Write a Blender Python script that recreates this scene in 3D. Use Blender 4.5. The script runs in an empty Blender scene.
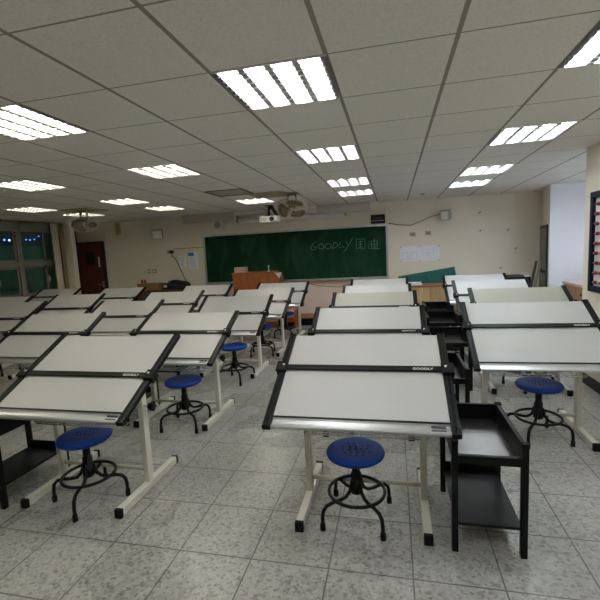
import bpy, bmesh, math, random
from math import sin, cos, pi, radians
from mathutils import Vector, Matrix
random.seed(4)
sc = bpy.context.scene
COL = sc.collection

# ---------------------------------------------------------------- materials
def mat(name, col, rough=.5, metal=0.0, bump=0.0, bscale=200, var=0.0, vscale=6, spec=.5):
    m = bpy.data.materials.new(name); m.use_nodes = True
    nt = m.node_tree; b = nt.nodes['Principled BSDF']
    b.inputs['Base Color'].default_value = (*col, 1)
    b.inputs['Roughness'].default_value = rough
    b.inputs['Metallic'].default_value = metal
    b.inputs['Specular IOR Level'].default_value = spec
    tc = nt.nodes.new('ShaderNodeTexCoord')
    if var > 0:
        n = nt.nodes.new('ShaderNodeTexNoise'); n.inputs['Scale'].default_value = vscale; n.inputs['Detail'].default_value = 5
        nt.links.new(tc.outputs['Object'], n.inputs['Vector'])
        r = nt.nodes.new('ShaderNodeValToRGB')
        r.color_ramp.elements[0].position = .3; r.color_ramp.elements[1].position = .7
        r.color_ramp.elements[0].color = (*[c * (1 - var) for c in col], 1)
        r.color_ramp.elements[1].color = (*[min(1, c * (1 + var)) for c in col], 1)
        nt.links.new(n.outputs['Fac'], r.inputs['Fac']); nt.links.new(r.outputs['Color'], b.inputs['Base Color'])
    if bump > 0:
        n = nt.nodes.new('ShaderNodeTexNoise'); n.inputs['Scale'].default_value = bscale; n.inputs['Detail'].default_value = 3
        nt.links.new(tc.outputs['Object'], n.inputs['Vector'])
        bp = nt.nodes.new('ShaderNodeBump'); bp.inputs['Strength'].default_value = bump; bp.inputs['Distance'].default_value = .002
        nt.links.new(n.outputs['Fac'], bp.inputs['Height']); nt.links.new(bp.outputs['Normal'], b.inputs['Normal'])
    return m

def emit(name, col, s):
    m = bpy.data.materials.new(name); m.use_nodes = True
    b = m.node_tree.nodes['Principled BSDF']
    b.inputs['Base Color'].default_value = (*col, 1)
    b.inputs['Emission Color'].default_value = (*col, 1); b.inputs['Emission Strength'].default_value = s
    return m

def wood(name, a, b_, scale=(1, 1, 9), rough=.45):
    m = bpy.data.materials.new(name); m.use_nodes = True
    nt = m.node_tree; b = nt.nodes['Principled BSDF']; b.inputs['Roughness'].default_value = rough
    tc = nt.nodes.new('ShaderNodeTexCoord'); mp = nt.nodes.new('ShaderNodeMapping')
    mp.inputs['Scale'].default_value = scale
    n = nt.nodes.new('ShaderNodeTexNoise'); n.inputs['Scale'].default_value = 3; n.inputs['Detail'].default_value = 6; n.inputs['Distortion'].default_value = .8
    r = nt.nodes.new('ShaderNodeValToRGB'); r.color_ramp.elements[0].position = .35; r.color_ramp.elements[1].position = .68
    r.color_ramp.elements[0].color = (*a, 1); r.color_ramp.elements[1].color = (*b_, 1)
    nt.links.new(tc.outputs['Object'], mp.inputs['Vector']); nt.links.new(mp.outputs['Vector'], n.inputs['Vector'])
    nt.links.new(n.outputs['Fac'], r.inputs['Fac']); nt.links.new(r.outputs['Color'], b.inputs['Base Color'])
    return m

def grid_mat(name, kind):
    """floor tiles / ceiling tiles: a square grid of joints in object space"""
    m = bpy.data.materials.new(name); m.use_nodes = True
    nt = m.node_tree; N = nt.nodes; Lk = nt.links; b = N['Principled BSDF']
    tc = N.new('ShaderNodeTexCoord'); sx = N.new('ShaderNodeSeparateXYZ'); Lk.new(tc.outputs['Object'], sx.inputs[0])
    size, ox, oy, w = (.413, -1.18, 3.10, .008) if kind == 'floor' else (.6, -.2932, 3.2738, .014)
    def line(out, off, w):
        a = N.new('ShaderNodeMath'); a.operation = 'SUBTRACT'; a.inputs[1].default_value = off; Lk.new(out, a.inputs[0])
        d = N.new('ShaderNodeMath'); d.operation = 'DIVIDE'; d.inputs[1].default_value = size; Lk.new(a.outputs[0], d.inputs[0])
        f = N.new('ShaderNodeMath'); f.operation = 'PINGPONG'; f.inputs[1].default_value = .5; Lk.new(d.outputs[0], f.inputs[0])
        g = N.new('ShaderNodeMath'); g.operation = 'LESS_THAN'; g.inputs[1].default_value = w / size / 2 * 1.0; Lk.new(f.outputs[0], g.inputs[0])
        return g.outputs[0]
    lx = line(sx.outputs[0], ox, w * (1 if kind == 'floor' else 1.6)); ly = line(sx.outputs[1], oy, w * (1 if kind == 'floor' else .75))
    mx = N.new('ShaderNodeMath'); mx.operation = 'MAXIMUM'; Lk.new(lx, mx.inputs[0]); Lk.new(ly, mx.inputs[1])
    if kind == 'floor':
        v = N.new('ShaderNodeTexVoronoi'); v.inputs['Scale'].default_value = 70; Lk.new(tc.outputs['Object'], v.inputs['Vector'])
        r = N.new('ShaderNodeValToRGB'); e = r.color_ramp.elements
        e[0].position = .0; e[0].color = (.22, .22, .20, 1); e[1].position = 1; e[1].color = (.44, .44, .41, 1)
        for p_, c in ((.3, (.345, .345, .315, 1)), (.6, (.385, .385, .355, 1))):
            q = e.new(p_); q.color = c
        bw = N.new('ShaderNodeSeparateColor'); Lk.new(v.outputs['Color'], bw.inputs[0]); Lk.new(bw.outputs[0], r.inputs['Fac'])
        nz = N.new('ShaderNodeTexNoise'); nz.inputs['Scale'].default_value = 1.3; nz.inputs['Detail'].default_value = 5; Lk.new(tc.outputs['Object'], nz.inputs['Vector'])
        mm = N.new('ShaderNodeMapRange'); mm.inputs[1].default_value = .3; mm.inputs[2].default_value = .7; mm.inputs[3].default_value = .86; mm.inputs[4].default_value = 1.05
        Lk.new(nz.outputs['Fac'], mm.inputs[0])
        ml = N.new('ShaderNodeMixRGB'); ml.blend_type = 'MULTIPLY'; ml.inputs[0].default_value = 1; Lk.new(r.outputs['Color'], ml.inputs[1]); Lk.new(mm.outputs[0], ml.inputs[2])
        base = ml.outputs[0]; joint = (.13, .13, .115, 1)
        b.inputs['Roughness'].default_value = .26
        rr = N.new('ShaderNodeMapRange'); rr.inputs[3].default_value = .16; rr.inputs[4].default_value = .40; Lk.new(nz.outputs['Fac'], rr.inputs[0]); Lk.new(rr.outputs[0], b.inputs['Roughness'])
    else:
        nz = N.new('ShaderNodeTexNoise'); nz.inputs['Scale'].default_value = 90; nz.inputs['Detail'].default_value = 4; Lk.new(tc.outputs['Object'], nz.inputs['Vector'])
        r = N.new('ShaderNodeValToRGB'); r.color_ramp.elements[0].position = .35; r.color_ramp.elements[1].position = .6
        r.color_ramp.elements[0].color = (.77, .76, .715, 1); r.color_ramp.elements[1].color = (.85, .84, .79, 1)
        Lk.new(nz.outputs['Fac'], r.inputs['Fac']); base = r.outputs['Color']; joint = (.30, .29, .25, 1)
        b.inputs['Roughness'].default_value = .9
    mix = N.new('ShaderNodeMixRGB'); Lk.new(mx.outputs[0], mix.inputs[0]); Lk.new(base, mix.inputs[1]); mix.inputs[2].default_value = joint
    Lk.new(mix.outputs[0], b.inputs['Base Color'])
    return m

def wall_mat():
    m = mat('wall_paint', (.74, .69, .57), .75, bump=.15, bscale=120)
    nt = m.node_tree; N = nt.nodes; Lk = nt.links; b = N['Principled BSDF']
    g = N.new('ShaderNodeNewGeometry'); n = N.new('ShaderNodeTexNoise'); n.inputs['Scale'].default_value = 1.1; n.inputs['Detail'].default_value = 6
    Lk.new(g.outputs['Position'], n.inputs['Vector'])
    r = N.new('ShaderNodeValToRGB'); r.color_ramp.elements[0].position = .3; r.color_ramp.elements[1].position = .75
    r.color_ramp.elements[0].color = (.80, .735, .605, 1); r.color_ramp.elements[1].color = (.87, .81, .69, 1)
    Lk.new(n.outputs['Fac'], r.inputs['Fac'])
    Lk.new(r.outputs['Color'], b.inputs['Base Color'])
    return m

def chalk_mat():
    m = mat('green_chalkboard', (.012, .06, .03), .85, spec=.12)
    nt = m.node_tree; N = nt.nodes; Lk = nt.links; b = N['Principled BSDF']
    tc = N.new('ShaderNodeTexCoord'); mp = N.new('ShaderNodeMapping'); mp.inputs['Scale'].default_value = (1.2, 1, .5)
    Lk.new(tc.outputs['Object'], mp.inputs['Vector'])
    n = N.new('ShaderNodeTexNoise'); n.inputs['Scale'].default_value = 2.2; n.inputs['Detail'].default_value = 7; n.inputs['Distortion'].default_value = 1.2
    Lk.new(mp.outputs['Vector'], n.inputs['Vector'])
    r = N.new('ShaderNodeValToRGB'); r.color_ramp.elements[0].position = .45; r.color_ramp.elements[1].position = .85
    r.color_ramp.elements[0].color = (.008, .042, .020, 1); r.color_ramp.elements[1].color = (.036, .09, .052, 1)
    Lk.new(n.outputs['Fac'], r.inputs['Fac']); Lk.new(r.outputs['Color'], b.inputs['Base Color'])
    return m

def glass_mat():
    m = bpy.data.materials.new('window_glass'); m.use_nodes = True
    nt = m.node_tree; N = nt.nodes; Lk = nt.links; N.remove(N['Principled BSDF'])
    t = N.new('ShaderNodeBsdfTransparent'); t.inputs[0].default_value = (.80, .93, .88, 1)
    g = N.new('ShaderNodeBsdfGlossy'); g.inputs['Roughness'].default_value = .02; g.inputs[0].default_value = (.9, 1, .95, 1)
    f = N.new('ShaderNodeFresnel'); f.inputs[0].default_value = 1.35
    x = N.new('ShaderNodeMixShader'); Lk.new(f.outputs[0], x.inputs[0]); Lk.new(t.outputs[0], x.inputs[1]); Lk.new(g.outputs[0], x.inputs[2])
    Lk.new(x.outputs[0], N['Material Output'].inputs[0])
    return m

M = dict(
    board=mat('white_melamine', (.485, .485, .472), .45, var=.02, vscale=3),
    board_buff=mat('buff_melamine', (.40, .392, .325), .5, var=.02, vscale=3),
    rail=mat('black_plastic', (.0055, .0075, .007), .42, bump=.1, spec=.22),
    black=mat('black_enamel', (.004, .0045, .005), .42, bump=.1, spec=.22),
    blackmat=mat('black_rubber', (.007, .007, .007), .75, spec=.25),
    alu=mat('brushed_aluminium', (.62, .64, .65), .33, .85, bump=.1, bscale=300),
    chrome=mat('chrome_wire', (.7, .71, .70), .25, .9),
    post=mat('cream_steel', (.66, .65, .56), .42, var=.03),
    blue=mat('blue_plastic', (.008, .048, .29), .5, spec=.18, bump=.12, bscale=180),
    hole=mat('hole_dark', (.004, .008, .03), .8),
    white=mat('white_letter', (.85, .85, .83), .5),
    label=mat('dark_scale_plate', (.05, .055, .06), .4),
    tray=mat('steel_tray', (.10, .10, .095), .24, .8, bump=.1, bscale=60),
    wall=wall_mat(), wall_pink=mat('pinkish_dado', (.84, .71, .63), .7, var=.04, vscale=2),
    wall_alcove=mat('white_alcove_paint', (.74, .75, .78), .75, var=.02, vscale=1.5),
    floor=grid_mat('terrazzo_tiles', 'floor'), ceil=grid_mat('ceiling_tiles', 'ceil'),
    chalk=chalk_mat(), chalkmark=mat('chalk_mark', (.27, .46, .33), .95, var=.25, vscale=60),
    louver=mat('lamp_reflector', (.86, .87, .87), .28, .5), blade=mat('louver_blade', (.30, .30, .29), .4, .4), tube=emit('lamp_tube', (1.0, .985, .93), 16.5),
    tube_C=emit('tube_neutral', (1.0, .985, .965), 17), tube_R=emit('tube_daylight', (.89, .95, 1.0), 23), tube_M=emit('tube_soft', (1.0, .97, .86), 15), tube_L=emit('tube_warm', (1.0, .955, .80), 9), tube_F=emit('tube_dim', (1.0, .95, .78), 6.5),
    tube_cool=emit('cool_lamp_tube', (.80, .87, 1.0), 46),
    housing=mat('lamp_housing', (.75, .75, .73), .5),
    tan=mat('tan_panel', (.40, .35, .22), .7, var=.08), fanblade=mat('bronze_blade', (.15, .080, .018), .45),
    fanpale=mat('cream_blade', (.11, .075, .022), .45), fancage=mat('cream_wire', (.62, .58, .48), .4), fanbody=mat('grey_metal', (.16, .145, .11), .5),
    vent=mat('vent_dark', (.11, .11, .10), .7), greybox=mat('grey_valance', (.58, .56, .50), .6, var=.03),
    offwhite=mat('offwhite_plastic', (.82, .80, .75), .5, var=.02), grey=mat('grey_plastic', (.42, .42, .40), .55), darkgrey=mat('dark_cone', (.14, .14, .14), .7),
    frame=mat('window_frame', (.20, .19, .155), .5, .2), glass=glass_mat(), blind=mat('blind_cloth', (.24, .22, .17), .9, bump=.2),
    curtain=mat('cream_curtain', (.66, .61, .49), .9, bump=.3, bscale=90), curtain2=mat('ochre_curtain', (.36, .27, .14), .9, bump=.3, bscale=90),
    door=wood('red_brown_door', (.085, .022, .014), (.14, .04, .025), (6, 6, .6), .4), doordark=mat('dark_door_doorway', (.022, .018, .014), .5),
    podium=wood('lectern_wood', (.30, .085, .025), (.42, .14, .045), (7, 7, .6), .4),
    dais=wood('dais_wood', (.26, .10, .035), (.36, .16, .06), (.6, 7, 7), .4),
    beech=wood('beech_door', (.46, .31, .145), (.58, .41, .21), (7, 7, .5), .45), redwood=wood('red_brown_top', (.30, .12, .07), (.38, .17, .10), (.6, 6, 6), .4),
    darkwood=wood('dark_bench_wood', (.085, .03, .018), (.15, .055, .03), (6, 6, .6), .5),
    cabwood=wood('alcove_wood', (.30, .17, .085), (.40, .24, .13), (5, 5, .6), .45), pinktop=mat('pinkish_laminate', (.60, .46, .42), .45, var=.03),
    teal=mat('teal_panel', (.008, .125, .105), .6, var=.12, vscale=4), paper=mat('paper', (.90, .92, .96), .8, var=.02), paperink=mat('pale_print', (.52, .55, .62), .8), paperblue=mat('blue_print', (.06, .25, .62), .7),
    ivory=mat('ivory_plate', (.50, .39, .17), .5), cardboard=mat('cardboard', (.26, .165, .065), .85, var=.1), cloth=mat('black_cloth', (.012, .012, .014), .9, bump=.6, bscale=40),
    red=mat('red_plastic', (.42, .03, .03), .4), navy=mat('navy_frame', (.004, .007, .022), .55, spec=.15), beadred=mat('dark_red_bead', (.20, .012, .014), .4), abacusboard=mat('pale_board', (.66, .65, .60), .6),
    cable=mat('brown_cable', (.16, .12, .08), .7), cabinetglass=mat('olive_panel', (.13, .13, .095), .35), pale=mat('pale_strip', (.52, .52, .46), .4),
    hoard=mat('teal_hoarding', (.03, .22, .17), .8, var=.3, vscale=.7), bluelamp=emit('blue_lamp', (.06, .16, 1.0), 4.5), whitelamp=emit('white_lamp', (.6, .75, 1.0), 3.0),
    asphalt=mat('outside_paving', (.05, .055, .055), .9, var=.2), lens=mat('lens_glass', (.01, .01, .015), .1),
)

# ---------------------------------------------------------------- mesh helpers
def box(bm, lo, hi, mi=0, bev=0.0, mx=None):
    r = bmesh.ops.create_cube(bm, size=1)
    vs = r['verts']
    s = Vector(hi) - Vector(lo); c = (Vector(hi) + Vector(lo)) / 2
    for v in vs: v.co = Vector((v.co.x * s.x, v.co.y * s.y, v.co.z * s.z)) + c
    fs = list({f for v in vs for f in v.link_faces})
    for f in fs: f.material_index = mi
    if bev:
        es = list({e for f in fs for e in f.edges})
        out = bmesh.ops.bevel(bm, geom=es, offset=bev, segments=2, affect='EDGES', profile=.6)
        vs = list({v for f in out['faces'] for v in f.verts} | {v for v in vs if v.is_valid})
    if mx is not None:
        for v in vs: v.co = mx @ v.co
    return vs

def ring_basis(d):
    d = d.normalized(); a = Vector((0, 0, 1)) if abs(d.z) < .9 else Vector((1, 0, 0))
    u = d.cross(a).normalized(); return u, d.cross(u).normalized()

def tube(bm, pts, r, n=8, closed=False, mi=0):
    pts = [Vector(p) for p in pts]; k = len(pts); rings = []; u = None
    for i, p in enumerate(pts):
        if closed: d = pts[(i + 1) % k] - pts[i - 1]
        else: d = pts[min(i + 1, k - 1)] - pts[max(i - 1, 0)]
        d.normalize()
        if u is None: u, w = ring_basis(d)
        else:
            u = (u - d * u.dot(d)).normalized(); w = d.cross(u)
        rr = r[i] if isinstance(r, (list, tuple)) else r
        rings.append([bm.verts.new(p + (u * cos(2 * pi * j / n) + w * sin(2 * pi * j / n)) * rr) for j in range(n)])
    for i in range(k if closed else k - 1):
        a, b = rings[i], rings[(i + 1) % k]
        for j in range(n):
            f = bm.faces.new((a[j], a[(j + 1) % n], b[(j + 1) % n], b[j])); f.material_index = mi; f.smooth = True
    if not closed:
        for rg, fl in ((rings[0], True), (rings[-1], False)):
            f = bm.faces.new(rg[::-1] if fl else rg); f.material_index = mi
    return rings

def lathe(bm, prof, n=24, mx=None, mi=0):
    rings = []
    for (r, z) in prof:
        if r < 1e-6: rings.append([bm.verts.new((0, 0, z))])
        else: rings.append([bm.verts.new((r * cos(2 * pi * j / n), r * sin(2 * pi * j / n), z)) for j in range(n)])
    for a, b in zip(rings, rings[1:]):
        for j in range(n):
            j2 = (j + 1) % n
            if len(a) == 1 and len(b) == 1: continue
            q = (a[0], b[j2], b[j]) if len(a) == 1 else (a[j], a[j2], b[0]) if len(b) == 1 else (a[j], a[j2], b[j2], b[j])
            f = bm.faces.new(q); f.material_index = mi; f.smooth = True
    if mx is not None:
        for rg in rings:
            for v in rg: v.co = mx @ v.co
    return rings

def prism(bm, poly, x0, x1, axis='x', mi=0):
    """extrude a closed 2-D outline; axis x: outline is (y, z); axis y: outline is (x, z); axis z: (x, y)"""
    def P(t, q): return {'x': (t, q[0], q[1]), 'y': (q[0], t, q[1]), 'z': (q[0], q[1], t)}[axis]
    a = [bm.verts.new(P(x0, q)) for q in poly]; b = [bm.verts.new(P(x1, q)) for q in poly]
    k = len(poly)
    for i in range(k):
        f = bm.faces.new((a[i], a[(i + 1) % k], b[(i + 1) % k], b[i])); f.material_index = mi
    bm.faces.new(a[::-1]).material_index = mi; bm.faces.new(b).material_index = mi

def obj(name, bm, m, parent=None, loc=None, rot=None):
    bmesh.ops.recalc_face_normals(bm, faces=bm.faces[:])
    me = bpy.data.meshes.new(name); bm.to_mesh(me); bm.free()
    for x in (m if isinstance(m, (list, tuple)) else [m]): me.materials.append(M[x])
    o = bpy.data.objects.new(name, me); COL.objects.link(o)
    if parent: o.parent = parent
    if loc: o.location = loc
    if rot: o.rotation_euler = rot
    return o

def B(): return bmesh.new()

def tag(o, label, cat, group=None):
    o['label'] = label; o['category'] = cat
    if group: o['group'] = group
    return o

def thing(name, label, cat, loc=(0, 0, 0), rz=0, group=None):
    o = bpy.data.objects.new(name, None); COL.objects.link(o); o.empty_display_size = .1
    o.location = loc; o.rotation_euler = (0, 0, rz)
    return tag(o, label, cat, group)

def struct(o):
    o['kind'] = 'structure'; return o

def kids(o): return [c for c in ALLKIDS.get(o.name, [])]
ALLKIDS = {}
def index_kids():
    ALLKIDS.clear()
    for o in COL.objects:
        if o.parent: ALLKIDS.setdefault(o.parent.name, []).append(o)

def dup(root, loc, label, rz=None):
    index_kids()
    r = root.copy(); COL.objects.link(r); r.location = loc; r['label'] = label
    if rz is not None: r.rotation_euler = (0, 0, rz)
    for ch in kids(root):
        c = ch.copy(); COL.objects.link(c); c.parent = r
        for g in kids(ch):
            d = g.copy(); COL.objects.link(d); d.parent = c
    return r

def boxo(name, lo, hi, m, parent=None, bev=0.0, **k):
    bm = B(); box(bm, lo, hi, bev=bev); return obj(name, bm, m, parent, **k)

def text_mesh(name, s, size, depth, m, parent, mx):
    cu = bpy.data.curves.new(name + '_curve', 'FONT'); cu.body = s; cu.size = size; cu.extrude = depth; cu.align_x = 'CENTER'; cu.align_y = 'CENTER'; cu.resolution_u = 3; cu.offset = size * .012
    t = bpy.data.objects.new(name + '_tmp', cu); COL.objects.link(t)
    dg = bpy.context.evaluated_depsgraph_get()
    me = bpy.data.meshes.new_from_object(t.evaluated_get(dg))
    bpy.data.objects.remove(t); bpy.data.curves.remove(cu)
    me.materials.clear(); me.materials.append(M[m]); me.transform(mx)
    o = bpy.data.objects.new(name, me); COL.objects.link(o); o.parent = parent
    return o

def ordn(i): return ['first', 'second', 'third', 'fourth', 'fifth', 'sixth', 'seventh'][i]

# ---------------------------------------------------------------- dimensions
H = 1.6                    # eye height
CZ = 2.5267                # ceiling height
WX = -7.62                 # window wall
RX = 2.02                  # near right wall
FY = 9.05                  # front wall
GX, GY, G = -.2932, 3.2738, .6
def gx(k): return GX + G * k
def gy(k): return GY + G * k

# ---------------------------------------------------------------- room shell
bm = B(); box(bm, (-8.6, -2.6, -.08), (4.3, 9.3, 0)); struct(obj('floor', bm, 'floor'))

lampcells = {}
# column index of the cell (left grid line), rows (near grid line) from the blackboard outwards
LAMPS = [(-1, 'centre tables', [6, 4, 1, -2, -5]), (2, 'right-hand tables', [6, 4, 1, -2, -5]), (-4, 'aisle left of the centre tables', [6, 1, -2, -5]),
         (-7, 'second table column left of aisle', [6, 4, 1, -2]), (-10, 'tables by the windows', [6, 4])]
ALC = [(6, 3), (6, 5)]
for kx, nm, rows in LAMPS:
    for ky in rows: lampcells[(kx, ky)] = nm
holes = set(lampcells) | set(ALC) | {(-4, 4)}
bm = B()
kx0, kx1, ky0, ky1 = -14, 8, -10, 10
def gv(kx, ky):
    return (max(-8.6, min(4.3, gx(kx))), max(-2.6, min(9.3, gy(ky))))
for kx in range(kx0, kx1):
    for ky in range(ky0, ky1):
        if (kx, ky) in holes: continue
        a, b_ = gv(kx, ky), gv(kx + 1, ky + 1)
        if b_[0] - a[0] < 1e-4 or b_[1] - a[1] < 1e-4: continue
        bm.faces.new([bm.verts.new((x, y, CZ)) for x, y in ((a[0], a[1]), (a[0], b_[1]), (b_[0], b_[1]), (b_[0], a[1]))])
bmesh.ops.remove_doubles(bm, verts=bm.verts[:], dist=1e-4)
c = obj('ceiling', bm, 'ceil'); struct(c)
boxo('ceiling_slab', (-8.6, -2.6, CZ + .14), (4.3, 9.3, CZ + .2), 'housing'); struct(bpy.data.objects['ceiling_slab'])

def wallbox(name, lo, hi, m): return struct(boxo(name, lo, hi, m))
ZT = CZ + .14
bm = B(); box(bm, (-8.24, FY, 0), (3.1, FY + .15, ZT)); struct(obj('wall_front', bm, 'wall'))
wallbox('trim_1', (-7.0, FY - .006, 0), (2.7, FY, .895), 'wall_pink')
wallbox('wall_right', (RX, -2.6, 0), (RX + .18, 5.06, ZT), 'wall')
wallbox('wall_back', (-8.6, -2.6, 0), (4.3, -2.45, ZT), 'wall')
wallbox('wall_alcove', (2.70, 8.12, 0), (4.15, 8.27, ZT), 'wall_alcove')
wallbox('wall_alcove_right', (4.0, 4.9, 0), (4.15, 8.2, ZT), 'wall_alcove')
wallbox('wall_alcove_near', (RX + .18, 4.91, 0), (4.0, 5.06, ZT), 'wall_alcove')
bm = B(); prism(bm, [(2.70, 8.12), (2.87, 9.06), (3.1, 9.06), (3.1, 8.26), (2.70, 8.26)], 0, ZT, 'z'); struct(obj('wall_return', bm, 'wall'))
wallbox('baseboard_right', (RX - .014, -2.45, 0), (RX, 5.06, .11), 'black')
wallbox('wall_left', (WX - .15, -2.45, 0), (WX, 8.30, .90), 'wall')
wallbox('wall_left_pier', (WX - .15, -2.45, .90), (WX, 1.2, ZT), 'wall')
wallbox('pillar', (-7.78, 8.30, 0), (-7.36, 8.42, ZT), 'wall')
wallbox('wall_left_far', (-8.24, 8.42, 0), (-8.12, 9.05, ZT), 'wall')
wallbox('wall_left_corner', (-8.12, 8.42, 0), (-7.42, 8.50, ZT), 'wall')

# windows: three identical units in the left wall
def make_window(n, y0, y1):
    f = B(); d0, d1 = WX - .10, WX - .03
    z0, z1, zt0, zt1 = .90, CZ, 1.56, 1.66
    ym = y0 + (y1 - y0) * .63
    for (a, b_) in ((y0, y0 + .06), (y1 - .06, y1)): box(f, (d0 - .02, a, z0), (d1 + .02, b_, z1), bev=.006)
    box(f, (d0 - .02, y0, zt0), (d1 + .03, y1, zt1), bev=.006)
    box(f, (d0 - .02, y0, z0), (d1 + .03, y1, z0 + .05), bev=.006); box(f, (d0 - .02, y0, z1 - .04), (d1 + .02, y1, z1), bev=.006)
    w = obj('window_%d' % n, f, 'frame'); struct(w)
    for (za, zb) in ((z0 + .05, zt0), (zt1, z1 - .04)):
        for (ya, yb, dx) in ((y0 + .06, ym + .03, 0), (ym - .03, y1 - .06, .03)):
            s = B(); t = .045; x0, x1 = d0 + dx, d0 + dx + .03
            box(s, (x0, ya, za), (x1, ya + t, zb)); box(s, (x0, yb - t, za), (x1, yb, zb)); box(s, (x0, ya, za), (x1, yb, za + t)); box(s, (x0, ya, zb - t), (x1, yb, zb))
            so = obj('sash', s, 'frame', w)
            boxo('pane', (x0 + .012, ya + t, za + t), (x0 + .017, yb - t, zb - t), 'glass', so)
    boxo('latch', (d0 + .07, ym - .02, 1.2), (d0 + .10, ym + .02, 1.32), 'grey', w)
    bl = B()
    for i in range(24):
        z = 2.46 - i * .008
        pass
    box(bl, (d1 + .035, y0 + .05, 2.30), (d1 + .040, y1 - .05, 2.50)); tube(bl, [(d1 + .045, y0 + .05, 2.49), (d1 + .045, y1 - .05, 2.49)], .022); tube(bl, [(d1 + .037, y0 + .05, 2.30), (d1 + .037, y1 - .05, 2.30)], .008)
    obj('roller_blind', bl, 'blind', w)
    return w
for i, (a, b_) in enumerate(((7.16, 8.22), (5.66, 7.16), (4.16, 5.66), (2.66, 4.16), (1.2, 2.66))): make_window(i + 1, a, b_)

# outside, at night
wallbox('exterior_ground', (-30, -10, -.4), (-8.8, 40, -.3), 'asphalt')
hd = B()
for i in range(60): box(hd, (-12.1 - (.03 if i % 2 else 0), -2 + i * .5, -.3), (-12.0, -1.5 + i * .5, 2.22))
h = obj('hoarding', hd, 'hoard'); tag(h, 'teal corrugated hoarding outside the windows at night', 'hoarding')
BL = [(10.66, 2.41, 0), (10.83, 2.40, 1), (11.0, 2.41, 0), (11.45, 2.43, 0), (11.6, 2.42, 0), (11.78, 2.44, 0), (11.97, 2.55, 0)]
names7 = ['first', 'second, whitish,', 'third', 'fourth', 'fifth', 'sixth', 'highest and last']
for i, (y, z, k) in enumerate(BL):
    bm = B(); s = bmesh.ops.create_uvsphere(bm, u_segments=10, v_segments=6, radius=.030 if i < 3 else .020); bmesh.ops.translate(bm, verts=s['verts'], vec=(-11.9, y, z))
    tube(bm, [(-11.9, y, z), (-11.96, y, z - .05), (-12.03, y, 2.20)], .008, 6, mi=1)
    o = obj('outdoor_lamp', bm, ['whitelamp' if k else 'bluelamp', 'black'])
    tag(o, 'tiny blue lamp seen through the window, %s from the left' % names7[i], 'lamp', 'lamps outside the windows')
L = bpy.data.lights.new('added_hoarding_light', 'POINT'); L.energy = 26; L.color = (.75, 1, .88); L.shadow_soft_size = .3  # unseen lamp added outside to light the teal hoarding
lo = bpy.data.objects.new('added_hoarding_light', L); COL.objects.link(lo); lo.location = (-9.6, 13.5, 3.6)

# curtains
def curtain(name, label, x, y0, y1, z0, z1, m, lean=0):
    bm = B(); n = 40; rows = 6; V = []
    for j in range(rows + 1):
        t = j / rows; z = z1 + (z0 - z1) * t; sp = 1 - .12 * sin(pi * t)
        V.append([bm.verts.new((x + .035 * sin(i / n * 2 * pi * 4 + .4 * t), (y0 + y1) / 2 + (i / n - .5) * (y1 - y0) * sp + lean * t, z)) for i in range(n + 1)])
    for j in range(rows):
        for i in range(n): bm.faces.new((V[j][i], V[j][i + 1], V[j + 1][i + 1], V[j + 1][i])).smooth = True
    o = obj(name, bm, m); tag(o, label, 'curtain')
    md = o.modifiers.new('thick', 'SOLIDIFY'); md.thickness = .004
curtain('curtain', 'cream gathered curtain at the far end of the windows', WX + .10, 7.90, 8.11, .55, CZ - .03, 'curtain')
curtain('curtain', 'ochre brown gathered curtain between cream curtain and pillar', WX + .09, 8.14, 8.27, .55, CZ - .03, 'curtain2')
r_ = B(); tube(r_, [(WX + .09, 7.80, CZ - .025), (WX + .09, 8.295, CZ - .025)], .010); tag(obj('curtain_rail', r_, 'grey'), 'short rail above the cream and ochre curtains', 'rail')

# doors and a dark doorway
d = boxo('door_1', (-7.83, FY - .05, 0), (-7.11, FY - .004, 2.04), 'door', bev=.004); struct(d)
fr = B()
box(fr, (-7.60, FY - .06, 1.50), (-7.34, FY - .05, 1.84)); obj('vision_pane', fr, 'doordark', d)
boxo('notice', (-7.245, FY - .053, 1.45), (-7.205, FY - .0505, 1.70), 'paper', d)
hb = B(); tube(hb, [(-7.16, FY - .05, 1.0), (-7.16, FY - .10, 1.0), (-7.27, FY - .10, 1.0)], .010); box(hb, (-7.18, FY - .058, .94), (-7.14, FY - .05, 1.08), bev=.003); obj('door_handle', hb, 'chrome', d)
jb = B(); box(jb, (-7.11, FY - .06, 0), (-7.06, FY - .004, 2.09)); box(jb, (-7.83, FY - .06, 2.04), (-7.06, FY - .004, 2.09)); obj('door_frame', jb, 'doordark', d)
d2 = boxo('dark_doorway', (-8.11, FY - .05, 0), (-7.84, FY - .004, 2.46), 'doordark', bev=.004); struct(d2)  # dark slab painted as the darkness of an open, unlit doorway
pb = B(); box(pb, (-8.07, FY - .056, .2), (-7.89, FY - .05, 1.1)); box(pb, (-8.07, FY - .056, 1.25), (-7.89, FY - .05, 2.3)); obj('doorway_dark_panel', pb, 'black', d2)

# tall cupboard door in the front-right corner
ang = math.atan2(.17, .94)
d3 = boxo('door_3', (-.035, .06, 0), (-.002, .90, 1.84), 'doordark', loc=(2.70, 8.12, 0), rot=(0, 0, -ang)); struct(d3)
pn = B(); box(pn, (-.042, .12, 1.02), (-.036, .84, 1.78)); box(pn, (-.042, .12, .1), (-.036, .84, .94)); obj('panel', pn, 'cabinetglass', d3)
hh = B(); tube(hh, [(-.04, .16, 1.0), (-.08, .16, 1.0), (-.09, .30, 1.04)], .011); obj('door_handle', hh, 'black', d3)

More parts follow.
